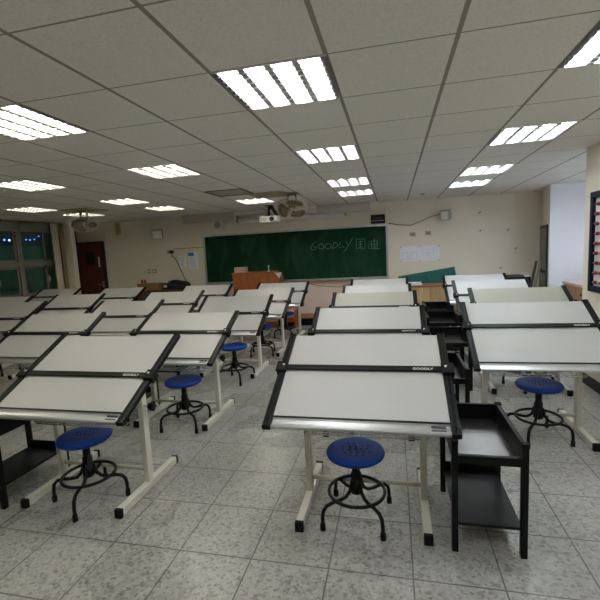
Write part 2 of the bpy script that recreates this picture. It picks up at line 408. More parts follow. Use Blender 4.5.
# grey valance boxes and trim beam above the blackboard
for n, (x0, x1) in enumerate(((-4.68, -3.42), (-1.72, -.44))):
    b_ = B(); box(b_, (x0, 8.72, 2.35), (x1, 8.80, CZ - .001), bev=.004); box(b_, (x0 - .01, 8.705, CZ - .055), (x1 + .01, 8.72, CZ - .03))
    tag(obj('valance_box', b_, 'greybox'), ('grey valance box under the ceiling left of the projector' if n == 0 else 'grey valance box under the ceiling right of the middle fan'), 'valance', 'valance boxes')
struct(boxo('trim_2', (-3.42, 8.72, CZ - .07), (-1.72, 8.80, CZ - .001), 'offwhite', bev=.003))
tag(boxo('junction_box', (-.44, 8.74, CZ - .07), (-.26, 8.86, CZ - .001), 'offwhite', bev=.006), 'small white box under the ceiling at the right end of the grey valance', 'box')
tag(boxo('junction_box', (-1.72, 8.58, 2.37), (-1.56, 8.70, CZ - .002), 'offwhite', bev=.006), 'white box hanging behind the middle ceiling fan', 'box')
b_ = B(); box(b_, (-6.64, FY - .09, 2.26), (-6.55, FY - .001, CZ - .03), bev=.008); box(b_, (-6.625, FY - .10, 2.22), (-6.565, FY - .02, 2.27), bev=.004)
tag(obj('wall_bracket', b_, 'ivory'), 'narrow beige device fixed high on the wall above the brown door', 'fixture')

# ---------------------------------------------------------------- ceiling lights
def make_lamp(cool=False):
    t = thing('ceiling_light', '', 'ceiling light', (0, 0, CZ), 0, 'ceiling lights' if not cool else 'alcove lights')
    h = B(); s = .2985
    for (a, b__) in (((-s, -s), (s, -s + .012)), ((-s, s - .012), (s, s)), ((-s, -s), (-s + .012, s)), ((s - .012, -s), (s, s))): box(h, (a[0], a[1], -.004), (b__[0], b__[1], .09))
    box(h, (-s, -s, .085), (s, s, .09)); obj('housing', h, 'housing', t)
    rf = B()
    for i in range(4):
        xc = -.2145 + i * .143; pr = []
        for k in range(9):
            a = -1 + k / 4; pr.append((xc + a * .066, .062 - .056 * a * a))
        for (p, q) in zip(pr, pr[1:]):
            rf.faces.new([rf.verts.new(v) for v in ((p[0], -.28, p[1]), (q[0], -.28, q[1]), (q[0], .28, q[1]), (p[0], .28, p[1]))]).smooth = True
    obj('reflector', rf, 'louver', t)
    lv = B()
    for i in range(5): prism(lv, [(-.286 + i * .143 - .017, -.004), (-.286 + i * .143 + .017, -.004), (-.286 + i * .143 + .004, .020), (-.286 + i * .143 - .004, .020)], -.285, .285, 'y')
    for i in range(9): box(lv, (-.285, -.2464 + i * .0616 - .0015, -.012), (.285, -.2464 + i * .0616 + .0015, .002))
    obj('louver', lv, 'blade', t)
    for i in range(4):
        tb = B(); xc = -.2145 + i * .143; tube(tb, [(xc, -.278, .011), (xc, .278, .011)], .017, 12); obj('lamp_tube', tb, 'tube_cool' if cool else 'tube', t)
    return t
lamp0 = make_lamp(); first = (-1, 6)
lamp0.location = (gx(-1) + .3, gy(6) + .3, CZ); index_kids()
base = [c for c in kids(lamp0) if c.name.startswith('lamp_tube')]
tubes = {}
for kx, mk in ((-1, 'tube_C'), (2, 'tube_R'), (-4, 'tube_M'), (-7, 'tube_L'), (-10, 'tube_F')):
    tubes[kx] = []
    for c in base:
        d_ = c.data.copy(); d_.materials[0] = M[mk]; tubes[kx].append(d_)
TI_of = {c.data.name: i for i, c in enumerate(base)}
for kx in tubes:
    for i, d_ in enumerate(tubes[kx]): TI_of[d_.name] = i
def TI(ch): return TI_of[ch.data.name]
for kx, nm, rows in LAMPS:
    for i, ky in enumerate(rows):
        loc = (gx(kx) + .3, gy(ky) + .3, CZ); lab = 'lit louvered ceiling light, %s from blackboard, above the %s' % (ordn(i), nm)
        if (kx, ky) == first: lamp0['label'] = lab
        lt = lamp0 if (kx, ky) == first else dup(lamp0, loc, lab)
        index_kids()
        for ch in kids(lt):
            if ch.name.startswith('lamp_tube'): ch.data = tubes[kx][int(ch.name.split('.')[-1]) % 4 if 0 else TI(ch)]
lc = make_lamp(True); lc.location = (gx(ALC[0][0]) + .3, gy(ALC[0][1]) + .3, CZ); lc['label'] = 'ceiling light inside the white alcove nearer the camera'
dup(lc, (gx(ALC[1][0]) + .3, gy(ALC[1][1]) + .3, CZ), 'ceiling light deep inside the white alcove, farther from the camera')

# air vent
v = thing('ceiling_vent', 'dark perforated air vent in the ceiling left of the middle fan', 'vent', (gx(-4) + .3, gy(4) + .3, CZ))
f_ = B(); s = .298
for (a, b__) in (((-s, -s), (s, -s + .03)), ((-s, s - .03), (s, s)), ((-s, -s), (-s + .03, s)), ((s - .03, -s), (s, s))): box(f_, (a[0], a[1], -.006), (b__[0], b__[1], .05))
box(f_, (-s, -s, .05), (s, s, .055)); obj('vent_frame', f_, 'vent', v)
g_ = B()
for i in range(20): box(g_, (-.27, -.265 + i * .028, .0), (.27, -.251 + i * .028, .008))
for i in range(10): box(g_, (-.265 + i * .058, -.27, .003), (-.255 + i * .058, .27, .010))
obj('grille', g_, 'greybox', v)
b_ = B(); lathe(b_, [(0, -.03), (.02, -.03), (.035, -.012), (.04, 0)], 16); tag(obj('ceiling_sensor', b_, 'grey', loc=(.55, 8.0, CZ)), 'tiny round sensor on the ceiling above the right wall speaker', 'sensor')

# ---------------------------------------------------------------- ceiling fans
def make_fan(name, label, loc, tilt, blade_m, az, spin, po):
    t = thing(name, label, 'fan', loc)
    pl = B(); box(pl, (po[0] - .298, po[1] - .298, -.012), (po[0] + .298, po[1] + .298, -.001)); box(pl, (-.11, -.11, -.013), (.11, .11, -.001)); obj('mounting_panel', pl, 'tan', t)
    br = B(); box(br, (-.09, -.05, -.022), (.09, .05, -.012), bev=.003)
    for s_ in (-1, 1): tube(br, [(s_ * .06, 0, -.02), (s_ * .075, 0, -.11), (s_ * .05, -.01, -.17)], .014)
    tube(br, [(-.05, -.01, -.17), (.05, -.01, -.17)], .014); obj('bracket', br, 'fanbody', t)
    R = Matrix.Translation((0, -.03, -.245)) @ Matrix.Rotation(az, 4, 'Z') @ Matrix.Rotation(tilt, 4, 'X')
    # local +z = back (towards the ceiling), -z = front of the fan
    mo = B(); lathe(mo, [(0, .11), (.045, .105), (.06, .08), (.06, .02), (.045, 0), (0, 0)], 20, R); obj('motor', mo, 'fanbody', t)
    hb = B(); lathe(hb, [(0, -.035), (.028, -.03), (.035, 0), (0, .0)], 18, R); obj('hub', hb, 'fancage', t)
    for k in range(3):
        b__ = B(); a0 = spin + k * 2 * pi / 3; top = []; bot = []
        n = 10
        grid = []
        for i in range(n + 1):
            r = .03 + .195 * i / n; half = .86 * (sin(min(1, i / n * 1.25 + .12) * pi * .5)) * (1 if i < n - 1 else .9 if i < n else .62)
            row = []
            for j in range(9):
                u = -1 + j / 4; a = a0 + u * half; z = -.014 + .018 * u
                row.append((r * cos(a), r * sin(a), z))
            grid.append(row)
        for off in (0, -.003):
            G_ = [[b__.verts.new(R @ Vector((p[0], p[1], p[2] + off))) for p in row] for row in grid]
            for i in range(n):
                for j in range(8): b__.faces.new((G_[i][j], G_[i][j + 1], G_[i + 1][j + 1], G_[i + 1][j])).smooth = True
        obj('blade', b__, blade_m, t)
    cg = B()
    for (r, z) in ((.245, -.005), (.235, -.035), (.235, .028), (.06, -.062), (.14, -.054)):
        tube(cg, [R @ Vector((r * cos(a * pi / 18), r * sin(a * pi / 18), z)) for a in range(36)], .006 if r > .24 else .004 if r > .2 else .0025, 6, True)
    for i in range(28):
        a = i * 2 * pi / 28
        tube(cg, [R @ Vector((r * cos(a), r * sin(a), z)) for r, z in ((.05, -.062), (.14, -.054), (.215, -.043), (.245, -.005), (.215, .036), (.06, .05))], .0016, 4)
    obj('wire_guard', cg, 'fancage', t)
    return t
make_fan('ceiling_fan', 'bronze-bladed caged ceiling fan in front of the blackboard, beside the projector', (gx(-3) + .3 + .22, gy(5) + .3, CZ), radians(-36), 'fanblade', .15, .95, (-.34, -.06))
make_fan('ceiling_fan', 'cream caged ceiling fan near the windows, above the brown door', (gx(-9) + .25, gy(5) + .24, CZ), radians(-26), 'fanpale', .6, .2, (0, 0))

# projector and screen
t = thing('projector', 'white projector hanging on a black ceiling mount above the blackboard', 'projector', (-2.39, 8.0, CZ), .06)
b_ = B(); box(b_, (-.185, -.13, -.335), (.185, .13, -.215), bev=.014); obj('body', b_, 'offwhite', t)
b_ = B(); lathe(b_, [(0, .05), (.035, .05), (.045, .03), (.045, 0), (0, 0)], 20, Matrix.Translation((.07, -.125, -.275)) @ Matrix.Rotation(pi / 2, 4, 'X')); obj('lens', b_, 'lens', t)
b_ = B()
for i in range(7): box(b_, (-.16 + i * .018, -.132, -.31), (-.152 + i * .018, -.129, -.245))
obj('grille', b_, 'darkgrey', t)
b_ = B(); box(b_, (-.07, -.07, -.014), (.07, .07, -.001), bev=.003); tube(b_, [(-.0, 0, -.01), (-.0, 0, -.09)], .024)
box(b_, (-.03, -.04, -.19), (.03, .04, .03), bev=.004, mx=Matrix.Translation((.06, 0, -.05)) @ Matrix.Rotation(-.55, 4, 'Y'))
box(b_, (-.02, -.03, -.13), (.02, .03, .0), bev=.004, mx=Matrix.Translation((-.01, 0, -.085)))
for s_ in (-1, 1): tube(b_, [(0, 0, -.17), (s_ * .07, s_ * .04, -.205), (s_ * .09, s_ * .05, -.22)], .010)
obj('ceiling_mount', b_, 'black', t)
t = thing('projection_screen', 'white rolled-up projection screen tube above the blackboard', 'screen', (0, 8.92, 2.36))
b_ = B(); tube(b_, [(-3.42, 0, -.0), (-.98, 0, .0)], .045, 16); box(b_, (-3.40, -.01, -.075), (-1.0, .01, -.03), bev=.004); obj('screen_case', b_, 'white', t)
for x in (-3.42, -.98): boxo('end_bracket', (x - .02, -.055, -.06), (x + .02, FY - 8.92 - .001, .08), 'grey', t, bev=.006)

# ---------------------------------------------------------------- front wall fittings
bbx0, bbx1, bz0, bz1 = -4.36, -.10, .93, 2.08
t = thing('blackboard', 'long green chalkboard with aluminium frame on the front wall', 'blackboard', (0, FY, 0))
boxo('chalk_surface', (bbx0 + .02, -.028, bz0 + .02), (bbx1 - .02, -.002, bz1 - .02), 'chalk', t)
b_ = B(); w_ = .045
box(b_, (bbx0, -.045, bz1 - w_), (bbx1, -.001, bz1), bev=.004); box(b_, (bbx0, -.045, bz0), (bbx0 + w_, -.001, bz1), bev=.004); box(b_, (bbx1 - w_, -.045, bz0), (bbx1, -.001, bz1), bev=.004); box(b_, (bbx0, -.045, bz0), (bbx1, -.001, bz0 + .03), bev=.004)
obj('board_frame', b_, 'alu', t)
b_ = B()
for x in (bbx0 - .01, bbx1 - .23): box(b_, (x, -.05, bz1 - .05), (x + .24, -.0, bz1 + .008), bev=.004)
obj('corner_plate', b_, 'offwhite', t)
b_ = B(); prism(b_, [(-.13, .0), (-.13, .012), (-.12, .004), (-.0, .004), (-.0, -.012), (-.12, -.010)], bbx0 + .02, bbx1 - .02); bmesh.ops.translate(b_, verts=b_.verts[:], vec=(0, 0, bz0 + .0)); obj('chalk_tray', b_, 'alu', t)
STROKES = [[(-1.65, 1.79), (-1.71, 1.76), (-1.77, 1.69), (-1.79, 1.63), (-1.74, 1.6), (-1.67, 1.61), (-1.66, 1.66), (-1.74, 1.67)], [(-1.49, 1.66), (-1.5, 1.64), (-1.52, 1.62), (-1.55, 1.61), (-1.58, 1.62), (-1.6, 1.64), (-1.61, 1.67), (-1.6, 1.7), (-1.58, 1.72), (-1.55, 1.73), (-1.52, 1.72), (-1.5, 1.69), (-1.49, 1.66)], [(-1.33, 1.66), (-1.34, 1.63), (-1.36, 1.61), (-1.4, 1.61), (-1.43, 1.62), (-1.46, 1.64), (-1.46, 1.67), (-1.45, 1.7), (-1.43, 1.72), (-1.39, 1.73), (-1.36, 1.72), (-1.33, 1.69), (-1.33, 1.66)], [(-1.26, 1.75), (-1.3, 1.61)], [(-1.3, 1.61), (-1.21, 1.64), (-1.18, 1.7), (-1.2, 1.73), (-1.26, 1.75)], [(-1.12, 1.75), (-1.16, 1.62), (-1.03, 1.64)], [(-1.0, 1.77), (-0.96, 1.68)], [(-0.85, 1.81), (-0.94, 1.67), (-1.0, 1.58), (-1.06, 1.53)], [(-0.77, 1.79), (-0.59, 1.78), (-0.59, 1.58), (-0.78, 1.58), (-0.77, 1.79)], [(-0.73, 1.73), (-0.63, 1.73)], [(-0.68, 1.75), (-0.69, 1.61)], [(-0.73, 1.67), (-0.64, 1.68)], [(-0.73, 1.61), (-0.63, 1.61)], [(-0.51, 1.74), (-0.49, 1.7)], [(-0.54, 1.66), (-0.49, 1.67), (-0.52, 1.58), (-0.44, 1.56), (-0.28, 1.56)], [(-0.45, 1.73), (-0.33, 1.73), (-0.33, 1.59), (-0.45, 1.6), (-0.45, 1.73)], [(-0.39, 1.78), (-0.39, 1.59)], [(-0.45, 1.66), (-0.33, 1.66)]]
b_ = B()
for s_ in STROKES: tube(b_, [(x, -.0285, z) for x, z in s_], .0042, 6)
obj('chalk_writing', b_, 'chalkmark', t)

# speakers, amplifier, cables
t = thing('wall_speaker', 'white box speaker angled on the wall left of the blackboard', 'speaker', (-5.47, FY - .14, 2.165))
b_ = B(); box(b_, (-.12, -.09, -.11), (.12, .09, .11), bev=.012, mx=Matrix.Rotation(.45, 4, 'Z') @ Matrix.Rotation(.2, 4, 'X')); obj('cabinet', b_, 'grey', t)
b_ = B(); box(b_, (-.10, -.096, -.09), (.10, -.088, .09), bev=.004, mx=Matrix.Rotation(.45, 4, 'Z') @ Matrix.Rotation(.2, 4, 'X')); obj('speaker_grille', b_, 'offwhite', t)
b_ = B(); tube(b_, [(0, .05, 0), (.0, .139, .03)], .018); obj('bracket', b_, 'grey', t)
t = thing('wall_speaker', 'square white speaker with round grey cone above the blackboard', 'speaker', (-3.94, FY, 2.285))
boxo('cabinet', (-.13, -.10, -.115), (.13, -.001, .115), 'offwhite', t, bev=.01)
b_ = B(); lathe(b_, [(0, .0), (.02, .004), (.03, 0), (.06, .004), (.07, .012), (.078, .0)], 24, Matrix.Translation((0, -.10, 0)) @ Matrix.Rotation(pi / 2, 4, 'X')); obj('cone', b_, 'grey', t)
t = thing('wall_speaker', 'grey box speaker high on the wall right of the blackboard', 'speaker', (1.06, FY - .12, 2.17))
b_ = B(); box(b_, (-.09, -.08, -.10), (.09, .08, .10), bev=.01, mx=Matrix.Rotation(-.4, 4, 'Z') @ Matrix.Rotation(.15, 4, 'X')); obj('cabinet', b_, 'grey', t)
b_ = B(); box(b_, (-.075, -.086, -.085), (.075, -.078, .085), bev=.004, mx=Matrix.Rotation(-.4, 4, 'Z') @ Matrix.Rotation(.15, 4, 'X')); obj('speaker_grille', b_, 'offwhite', t)
b_ = B(); tube(b_, [(0, .05, 0), (0, .119, .03)], .016); obj('bracket', b_, 'grey', t)
t = thing('amplifier', 'black amplifier box above the right corner of the blackboard', 'amplifier', (-.295, FY, 2.09))
boxo('case', (-.15, -.16, .0), (.145, -.001, .18), 'black', t, bev=.006)
boxo('front_strip', (-.13, -.163, .05), (.13, -.159, .062), 'grey', t)
b_ = B()
for i in range(4): box(b_, (-.09 + i * .05, -.164, .10), (-.06 + i * .05, -.159, .115))
obj('button_row', b_, 'darkgrey', t)
b_ = B(); tube(b_, [(-.085, FY - .012, 2.085), (.11, FY - .012, 2.04), (.36, FY - .012, 2.01), (.56, FY - .012, 2.07), (.80, FY - .012, 2.17), (.99, FY - .10, 2.20)], .008, 6); tag(obj('speaker_cable', b_, 'cable'), 'brown cable sagging from the blackboard corner to the grey right speaker', 'cable')
b_ = B(); tube(b_, [(-5.19, FY - .03, 1.73), (-5.20, FY - .035, 1.62), (-5.12, FY - .03, 1.58), (-5.03, FY - .02, 1.34), (-4.88, FY - .03, 1.0), (-4.84, FY - .06, .93)], .009, 6); tag(obj('power_cable', b_, 'cable'), 'dark cable hanging from the socket beside the notices to the black bag', 'cable')
b_ = B(); box(b_, (-5.12, FY - .016, 1.79), (-4.37, FY - .001, 1.81), bev=.003); tag(obj('cable_duct', b_, 'ivory'), 'thin beige cable duct running from socket to blackboard above the notices', 'duct')
b_ = B(); tube(b_, [(-2.9, FY - .016, .90), (-2.0, FY - .012, .885), (-1.65, FY - .012, .80), (-1.2, FY - .012, .76), (-.75, FY - .012, .84), (-.5, FY - .012, .89)], .008, 6); tag(obj('loose_cable', b_, 'cable'), 'thin cable drooping on the wall just below the blackboard tray', 'cable')
for x, w_, zc, lab in ((-5.29, .10, 1.73, 'ivory wall socket left of the notices'), (.41, .115, 1.82, 'ivory wall socket right of the blackboard, left of the pair'), (.72, .115, 1.83, 'ivory wall socket right of the blackboard, right of the pair')):
    t = thing('wall_socket', lab, 'socket', (x, FY, zc), 0, 'wall sockets')
    boxo('plate', (-w_ / 2, -.012, -.04), (w_ / 2, -.001, .04), 'ivory', t, bev=.003)
    b_ = B(); box(b_, (-.02, -.016, -.012), (.02, -.012, .012)); obj('outlet', b_, 'darkgrey', t)
b_ = B(); box(b_, (-5.24, FY - .05, 1.695), (-5.17, FY - .001, 1.765), bev=.005); tag(obj('plug', b_, 'black'), 'black plug beside the socket left of the notices', 'plug')
tag(boxo('cable_duct', (.715, FY - .012, 1.87), (.73, FY - .001, 2.10), 'offwhite'), 'thin vertical duct above the right one of the paired wall sockets', 'duct')
for x, w_, z0, z1, lab in ((-5.98, .045, 1.235, 1.30, 'smallest switch plate, left of three on the wall by the door'), (-5.87, .075, 1.23, 1.345, 'middle switch plate of three on the wall by the door'), (-5.72, .115, 1.235, 1.335, 'widest switch plate, right of three on the wall by the door')):
    t = thing('switch_plate', lab, 'switch', (x, FY, 0), 0, 'light switches')
    boxo('plate', (-w_ / 2, -.012, z0), (w_ / 2, -.001, z1), 'ivory', t, bev=.003)
    boxo('rocker', (-w_ / 4, -.017, (z0 + z1) / 2 - .02), (w_ / 4, -.011, (z0 + z1) / 2 + .02), 'offwhite', t, bev=.002)
# papers
def sheet(name, label, x0, x1, z0, z1, lines, blue=None):
    b__ = B(); box(b__, (x0, FY - .004, z0), (x1, FY - .001, z1))
    for (a, c_, e, f) in lines: box(b__, (x0 + a, FY - .005, z0 + c_), (x0 + e, FY - .0038, z0 + f), mi=1)
    if blue: box(b__, (x0 + blue[0], FY - .005, z0 + blue[1]), (x0 + blue[2], FY - .0038, z0 + blue[3]), mi=2)
    return tag(obj(name, b__, ['paper', 'paperink', 'paperblue']), label, 'notice', 'papers on the wall')
rows = [(.03, .03 + i * .035, .03 + random.uniform(.08, .13), .042 + i * .035) for i in range(7)]
sheet('wall_notice', 'small white notice with pale print left of the blue-headed notice', -5.03, -4.85, 1.34, 1.62, rows)
rows = [(.03, .03 + i * .04, .03 + random.uniform(.12, .19), .045 + i * .04) for i in range(7)]
sheet('wall_notice', 'white notice with a blue heading left of the blackboard', -4.79, -4.54, 1.30, 1.70, rows, (.0, .31, .15, .385))
def fr_(x0, z0, x1, z1, w=.006): return [(x0, z0, x1, z0 + w), (x0, z1 - w, x1, z1), (x0, z0, x0 + w, z1), (x1 - w, z0, x1, z1)]
sheet('wall_drawing', 'left sheet of the wide white drawing right of the blackboard', .145, .545, 1.26, 1.575, fr_(.04, .04, .34, .19) + [(.14, .04, .146, .19), (.24, .04, .246, .19)] + fr_(.17, .05, .22, .15, .004))
sheet('wall_drawing', 'right sheet of the wide white drawing right of the blackboard', .546, .945, 1.255, 1.57, fr_(.06, .10, .16, .24, .004) + [(.05, .16, .22, .164), (.19, .06, .194, .27), (.27, .09, .276, .25), (.30, .05, .37, .055)])
for i, (x, z, lab) in enumerate(((.16, 1.565, 'tape on the top left corner of the wide wall drawing'), (.545, 1.572, 'tape at the top between the two wall drawing sheets'), (.935, 1.56, 'tape on the top right corner of the wide wall drawing'), (.545, 1.262, 'tape at the bottom between the two wall drawing sheets'), (.16, 1.27, 'tape on the bottom left corner of the wide wall drawing'), (.93, 1.265, 'tape on the bottom right corner of the wide wall drawing'))):
    b_ = B(); box(b_, (-.02, -.0065, -.008), (.02, -.0052, .008), mx=Matrix.Rotation(.6 if i in (0, 5) else -.6 if i in (2, 4) else 0, 4, 'Y'))
    tag(obj('tape', b_, 'ivory', loc=(x, FY, z)), lab, 'tape', 'tape pieces')
for i, (x, z, dn) in enumerate(((1.71, 2.17, 'topmost of'), (2.24, 1.80, 'upper right of'), (2.39, 1.42, 'rightmost of'), (2.11, 1.04, 'lowest of'), (1.73, 1.81, 'middle left of'))):
    b_ = B(); tube(b_, [(0, -.001, 0), (0, -.035, .006)], .007, 8); lathe(b_, [(0, 0), (.014, .001), (.012, .006), (0, .008)], 10, Matrix.Translation((0, -.034, .006)) @ Matrix.Rotation(pi / 2, 4, 'X'))
    tube(b_, [(0, -.02, .0), (.02, -.022, .018), (.035, -.02, .03)], .006, 6)
    tag(obj('wall_hook', b_, 'cable', loc=(x, FY, z)), dn + ' five small hooks on the bare wall right of the grey speaker', 'hook', 'wall hooks')

# ---------------------------------------------------------------- dais, lectern, cabinets
t = thing('dais', 'low wooden teaching platform with black riser below the blackboard', 'platform', (0, 0, 0))
boxo('platform_top', (-4.43, 8.46, .15), (-.3, FY - .008, .175), 'dais', t, bev=.004)
boxo('riser', (-4.42, 8.49, 0), (-.32, FY - .008, .15), 'black', t)
t = thing('lectern', 'red-brown wooden lectern on the platform in front of the blackboard', 'lectern', (-3.0, 8.72, .175))
boxo('body', (-.48, -.2, 0), (.44, .2, .985), 'podium', t, bev=.004)
boxo('top', (-.50, -.22, .985), (.46, .22, 1.01), 'podium', t, bev=.006)
b_ = B(); prism(b_, [(.44, .0), (.44, .985), (.50, .985), (.58, .86), (.58, .0)], -.2, .2, 'y'); obj('side_wing', b_, 'podium', t)
boxo('plinth', (-.47, -.205, 0), (.43, -.2, .08), 'darkwood', t)
tag(boxo('carton', (-3.47, 8.62, 1.186), (-3.22, 8.82, 1.30), 'pinktop', bev=.005), 'pale pinkish carton on the left end of the lectern', 'carton')
b_ = B(); lathe(b_, [(0, 0), (.03, 0), (.03, .006), (.01, .02), (.009, .09), (.018, .10), (.018, .13), (0, .135)], 14); tag(obj('microphone', b_, 'offwhite', loc=(-2.66, 8.6, 1.186)), 'small pale microphone on the right of the lectern top', 'microphone')
b_ = B(); V = [b_.verts.new(p) for p in ((-.10, 0, .12), (.12, -.02, .13), (.02, .02, -.04), (-.03, .03, .0))]; b_.faces.new((V[0], V[1], V[2])); b_.faces.new((V[0], V[2], V[3]))
o = tag(obj('paper_sheet', b_, 'paper', loc=(-2.46, 8.53, 1.03)), 'folded white paper tucked at the right side of the lectern', 'paper'); md = o.modifiers.new('thick', 'SOLIDIFY'); md.thickness = .006

t = thing('low_cabinet', 'low beech-fronted cabinet with red-brown top right of the blackboard', 'cabinet', (.70, 8.63, 0))
boxo('carcass', (-.60, -.18, .08), (.60, .22, .77), 'redwood', t)
boxo('cabinet_top', (-.64, -.23, .77), (.64, .24, .80), 'redwood', t, bev=.004)
boxo('plinth', (-.60, -.17, 0), (.60, .20, .08), 'black', t)
for i in range(2):
    dd = boxo('door', (-.60 + i * .605, -.20, .10), (-.60 + i * .605 + .59, -.18, .755), 'beech', t, bev=.003)
    xh = -.06 + i * .12; b_ = B(); tube(b_, [(xh, -.20, .30), (xh, -.222, .30), (xh, -.222, .38), (xh, -.20, .38)], .005, 6); obj('handle', b_, 'grey', dd)
b_ = B(); box(b_, (0, -.012, 0), (1.15, .012, .955), bev=.003); box(b_, (.56, -.0135, .0), (.566, .0, .955), mi=1)
tag(obj('teal_board', b_, ['teal', 'black'], loc=(.225, 8.965, .004), rot=(-.03, -.141, 0)), 'teal green board leaning tilted against the wall behind the beech cabinet', 'board')
b_ = B()
for i, (a, w_) in enumerate(((.0, .30), (.06, .28), (-.1, .26))): box(b_, (-w_ / 2, -.1, i * .018), (w_ / 2, .1, i * .018 + .016), bev=.002, mx=Matrix.Rotation(a, 4, 'Z'))
tag(obj('paper_stack', b_, 'paper', loc=(.40, 8.56, .80)), 'silvery stack of papers on the left end of the beech cabinet', 'papers')

t = thing('side_bench', 'dark red-brown wooden bench cabinet under the switches and notices', 'cabinet', (-5.25, 8.74, 0))
boxo('carcass', (-.78, -.22, .08), (.78, .28, .83), 'darkwood', t); boxo('bench_top', (-.80, -.26, .83), (.80, .30, .86), 'darkwood', t, bev=.004)
boxo('plinth', (-.76, -.20, 0), (.76, .26, .08), 'black', t)
for i in range(3): boxo('door', (-.77 + i * .515, -.24, .10), (-.77 + i * .515 + .505, -.22, .82), 'darkwood', t, bev=.003)
b_ = B(); box(b_, (-5.88, 8.52, .861), (-5.34, 8.90, 1.01), bev=.004); box(b_, (-5.89, 8.51, 1.0), (-5.33, 8.72, 1.015)); tag(obj('cardboard_box', b_, 'cardboard'), 'flat brown cardboard box on the bench cabinet beside the black bag', 'box')
# black bag: a lumpy cloth heap
b_ = B(); s = bmesh.ops.create_uvsphere(b_, u_segments=28, v_segments=14, radius=1)
for v_ in b_.verts:
    n = 1 + .14 * sin(5 * v_.co.x + 2) * cos(4 * v_.co.y) + .10 * sin(9 * v_.co.z + 3 * v_.co.x)
    v_.co = Vector((v_.co.x * .36 * n, v_.co.y * .2 * n, max(-.02, v_.co.z * .15 * n + .02)))
for f in b_.faces: f.smooth = True
t = thing('bag', 'black cloth bag slumped on the bench cabinet under the hanging cable', 'bag', (-4.96, 8.72, .88))
obj('bag_body', b_, 'cloth', t)
b_ = B(); tube(b_, [(-.2, -.08, .12), (-.12, -.14, .17), (.02, -.16, .18), (.14, -.1, .13)], .012, 6); obj('bag_handle', b_, 'cloth', t)
b_ = B(); box(b_, (-.24, -.20, .03), (-.16, -.15, .09), bev=.01); obj('buckle', b_, 'grey', t)
for x, lab in ((-6.02, 'left red bottle at the wall by the brown cardboard box'), (-5.94, 'right red bottle at the wall by the brown cardboard box')):
    b_ = B(); lathe(b_, [(0, 0), (.03, 0), (.03, .18), (.024, .20), (.024, .23), (0, .23)], 14)
    tag(obj('red_bottle', b_, 'red', loc=(x, 8.94, .8605)), lab, 'bottle', 'red bottles')

t = thing('wooden_stool', 'red-brown wooden stool in front of the platform beyond the last aisle table', 'stool', (-2.12, 8.22, 0))
boxo('seat', (-.15, -.13, .42), (.15, .13, .45), 'podium', t, bev=.005)
for sx in (-1, 1):
    for sy in (-1, 1): boxo('leg', (sx * .12 - .018, sy * .10 - .018, 0), (sx * .12 + .018, sy * .10 + .018, .42), 'podium', t)
b_ = B()
for sy in (-1, 1): box(b_, (-.12, sy * .10 - .01, .14), (.12, sy * .10 + .01, .17))
obj('stretcher', b_, 'podium', t)
t = thing('slatted_crate', 'red-brown slatted wooden crate on the floor in front of the platform', 'crate', (-2.75, 8.22, 0))
for sx in (-1, 1):
    for sy in (-1, 1): boxo('corner_post', (sx * .28 - .02, sy * .14 - .02, 0), (sx * .28 + .02, sy * .14 + .02, .36), 'podium', t)
for k in range(3):
    for sy in (-1, 1): boxo('slat', (-.30, sy * .16 - .008, .03 + k * .12), (.30, sy * .16 + .008, .10 + k * .12), 'podium', t)
boxo('crate_floor', (-.28, -.14, .02), (.28, .14, .035), 'darkwood', t)

# alcove cabinet
t = thing('alcove_cabinet', 'wooden drawer cabinet with pinkish top in the white alcove at right', 'cabinet', (3.21, 7.1, 0))
boxo('carcass', (-.36, -.75, .06), (.36, .75, .81), 'cabwood', t); boxo('cabinet_top', (-.38, -.78, .81), (.38, .78, .85), 'pinktop', t, bev=.004)
boxo('plinth', (-.33, -.72, 0), (.33, .72, .06), 'black', t)
for i in range(3):
    dr = boxo('drawer', (-.375, -.74 + i * .495, .60), (-.36, -.74 + i * .495 + .485, .80), 'cabwood', t, bev=.003)
    b_ = B(); lathe(b_, [(0, .0), (.012, 0), (.012, .012), (.024, .02), (.02, .032), (0, .034)], 14, Matrix.Translation((-.375, -.50 + i * .495, .70)) @ Matrix.Rotation(-pi / 2, 4, 'Y')); obj('knob', b_, 'darkwood', dr)
    boxo('door', (-.375, -.74 + i * .495, .08), (-.36, -.74 + i * .495 + .485, .59), 'cabwood', t, bev=.003)
# leaning straightedges in the corner
for k, (x, w_, m_, lab) in enumerate(((2.50, .045, 'cabinetglass', 'dark strip leaning in the front right corner, behind the pale one'), (2.545, .045, 'pale', 'pale metal strip leaning in the front right corner'))):
    b_ = B(); box(b_, (-w_ / 2, -.008, 0), (w_ / 2, .008, 1.19), bev=.002); box(b_, (-w_ / 2 - .01, -.010, .0), (w_ / 2 + .01, .010, .03))
    tag(obj('leaning_strip', b_, m_, loc=(x, 8.84 - .08 * k, .001), rot=(-.05, .20, 0)), lab, 'strip', 'strips leaning in the corner')

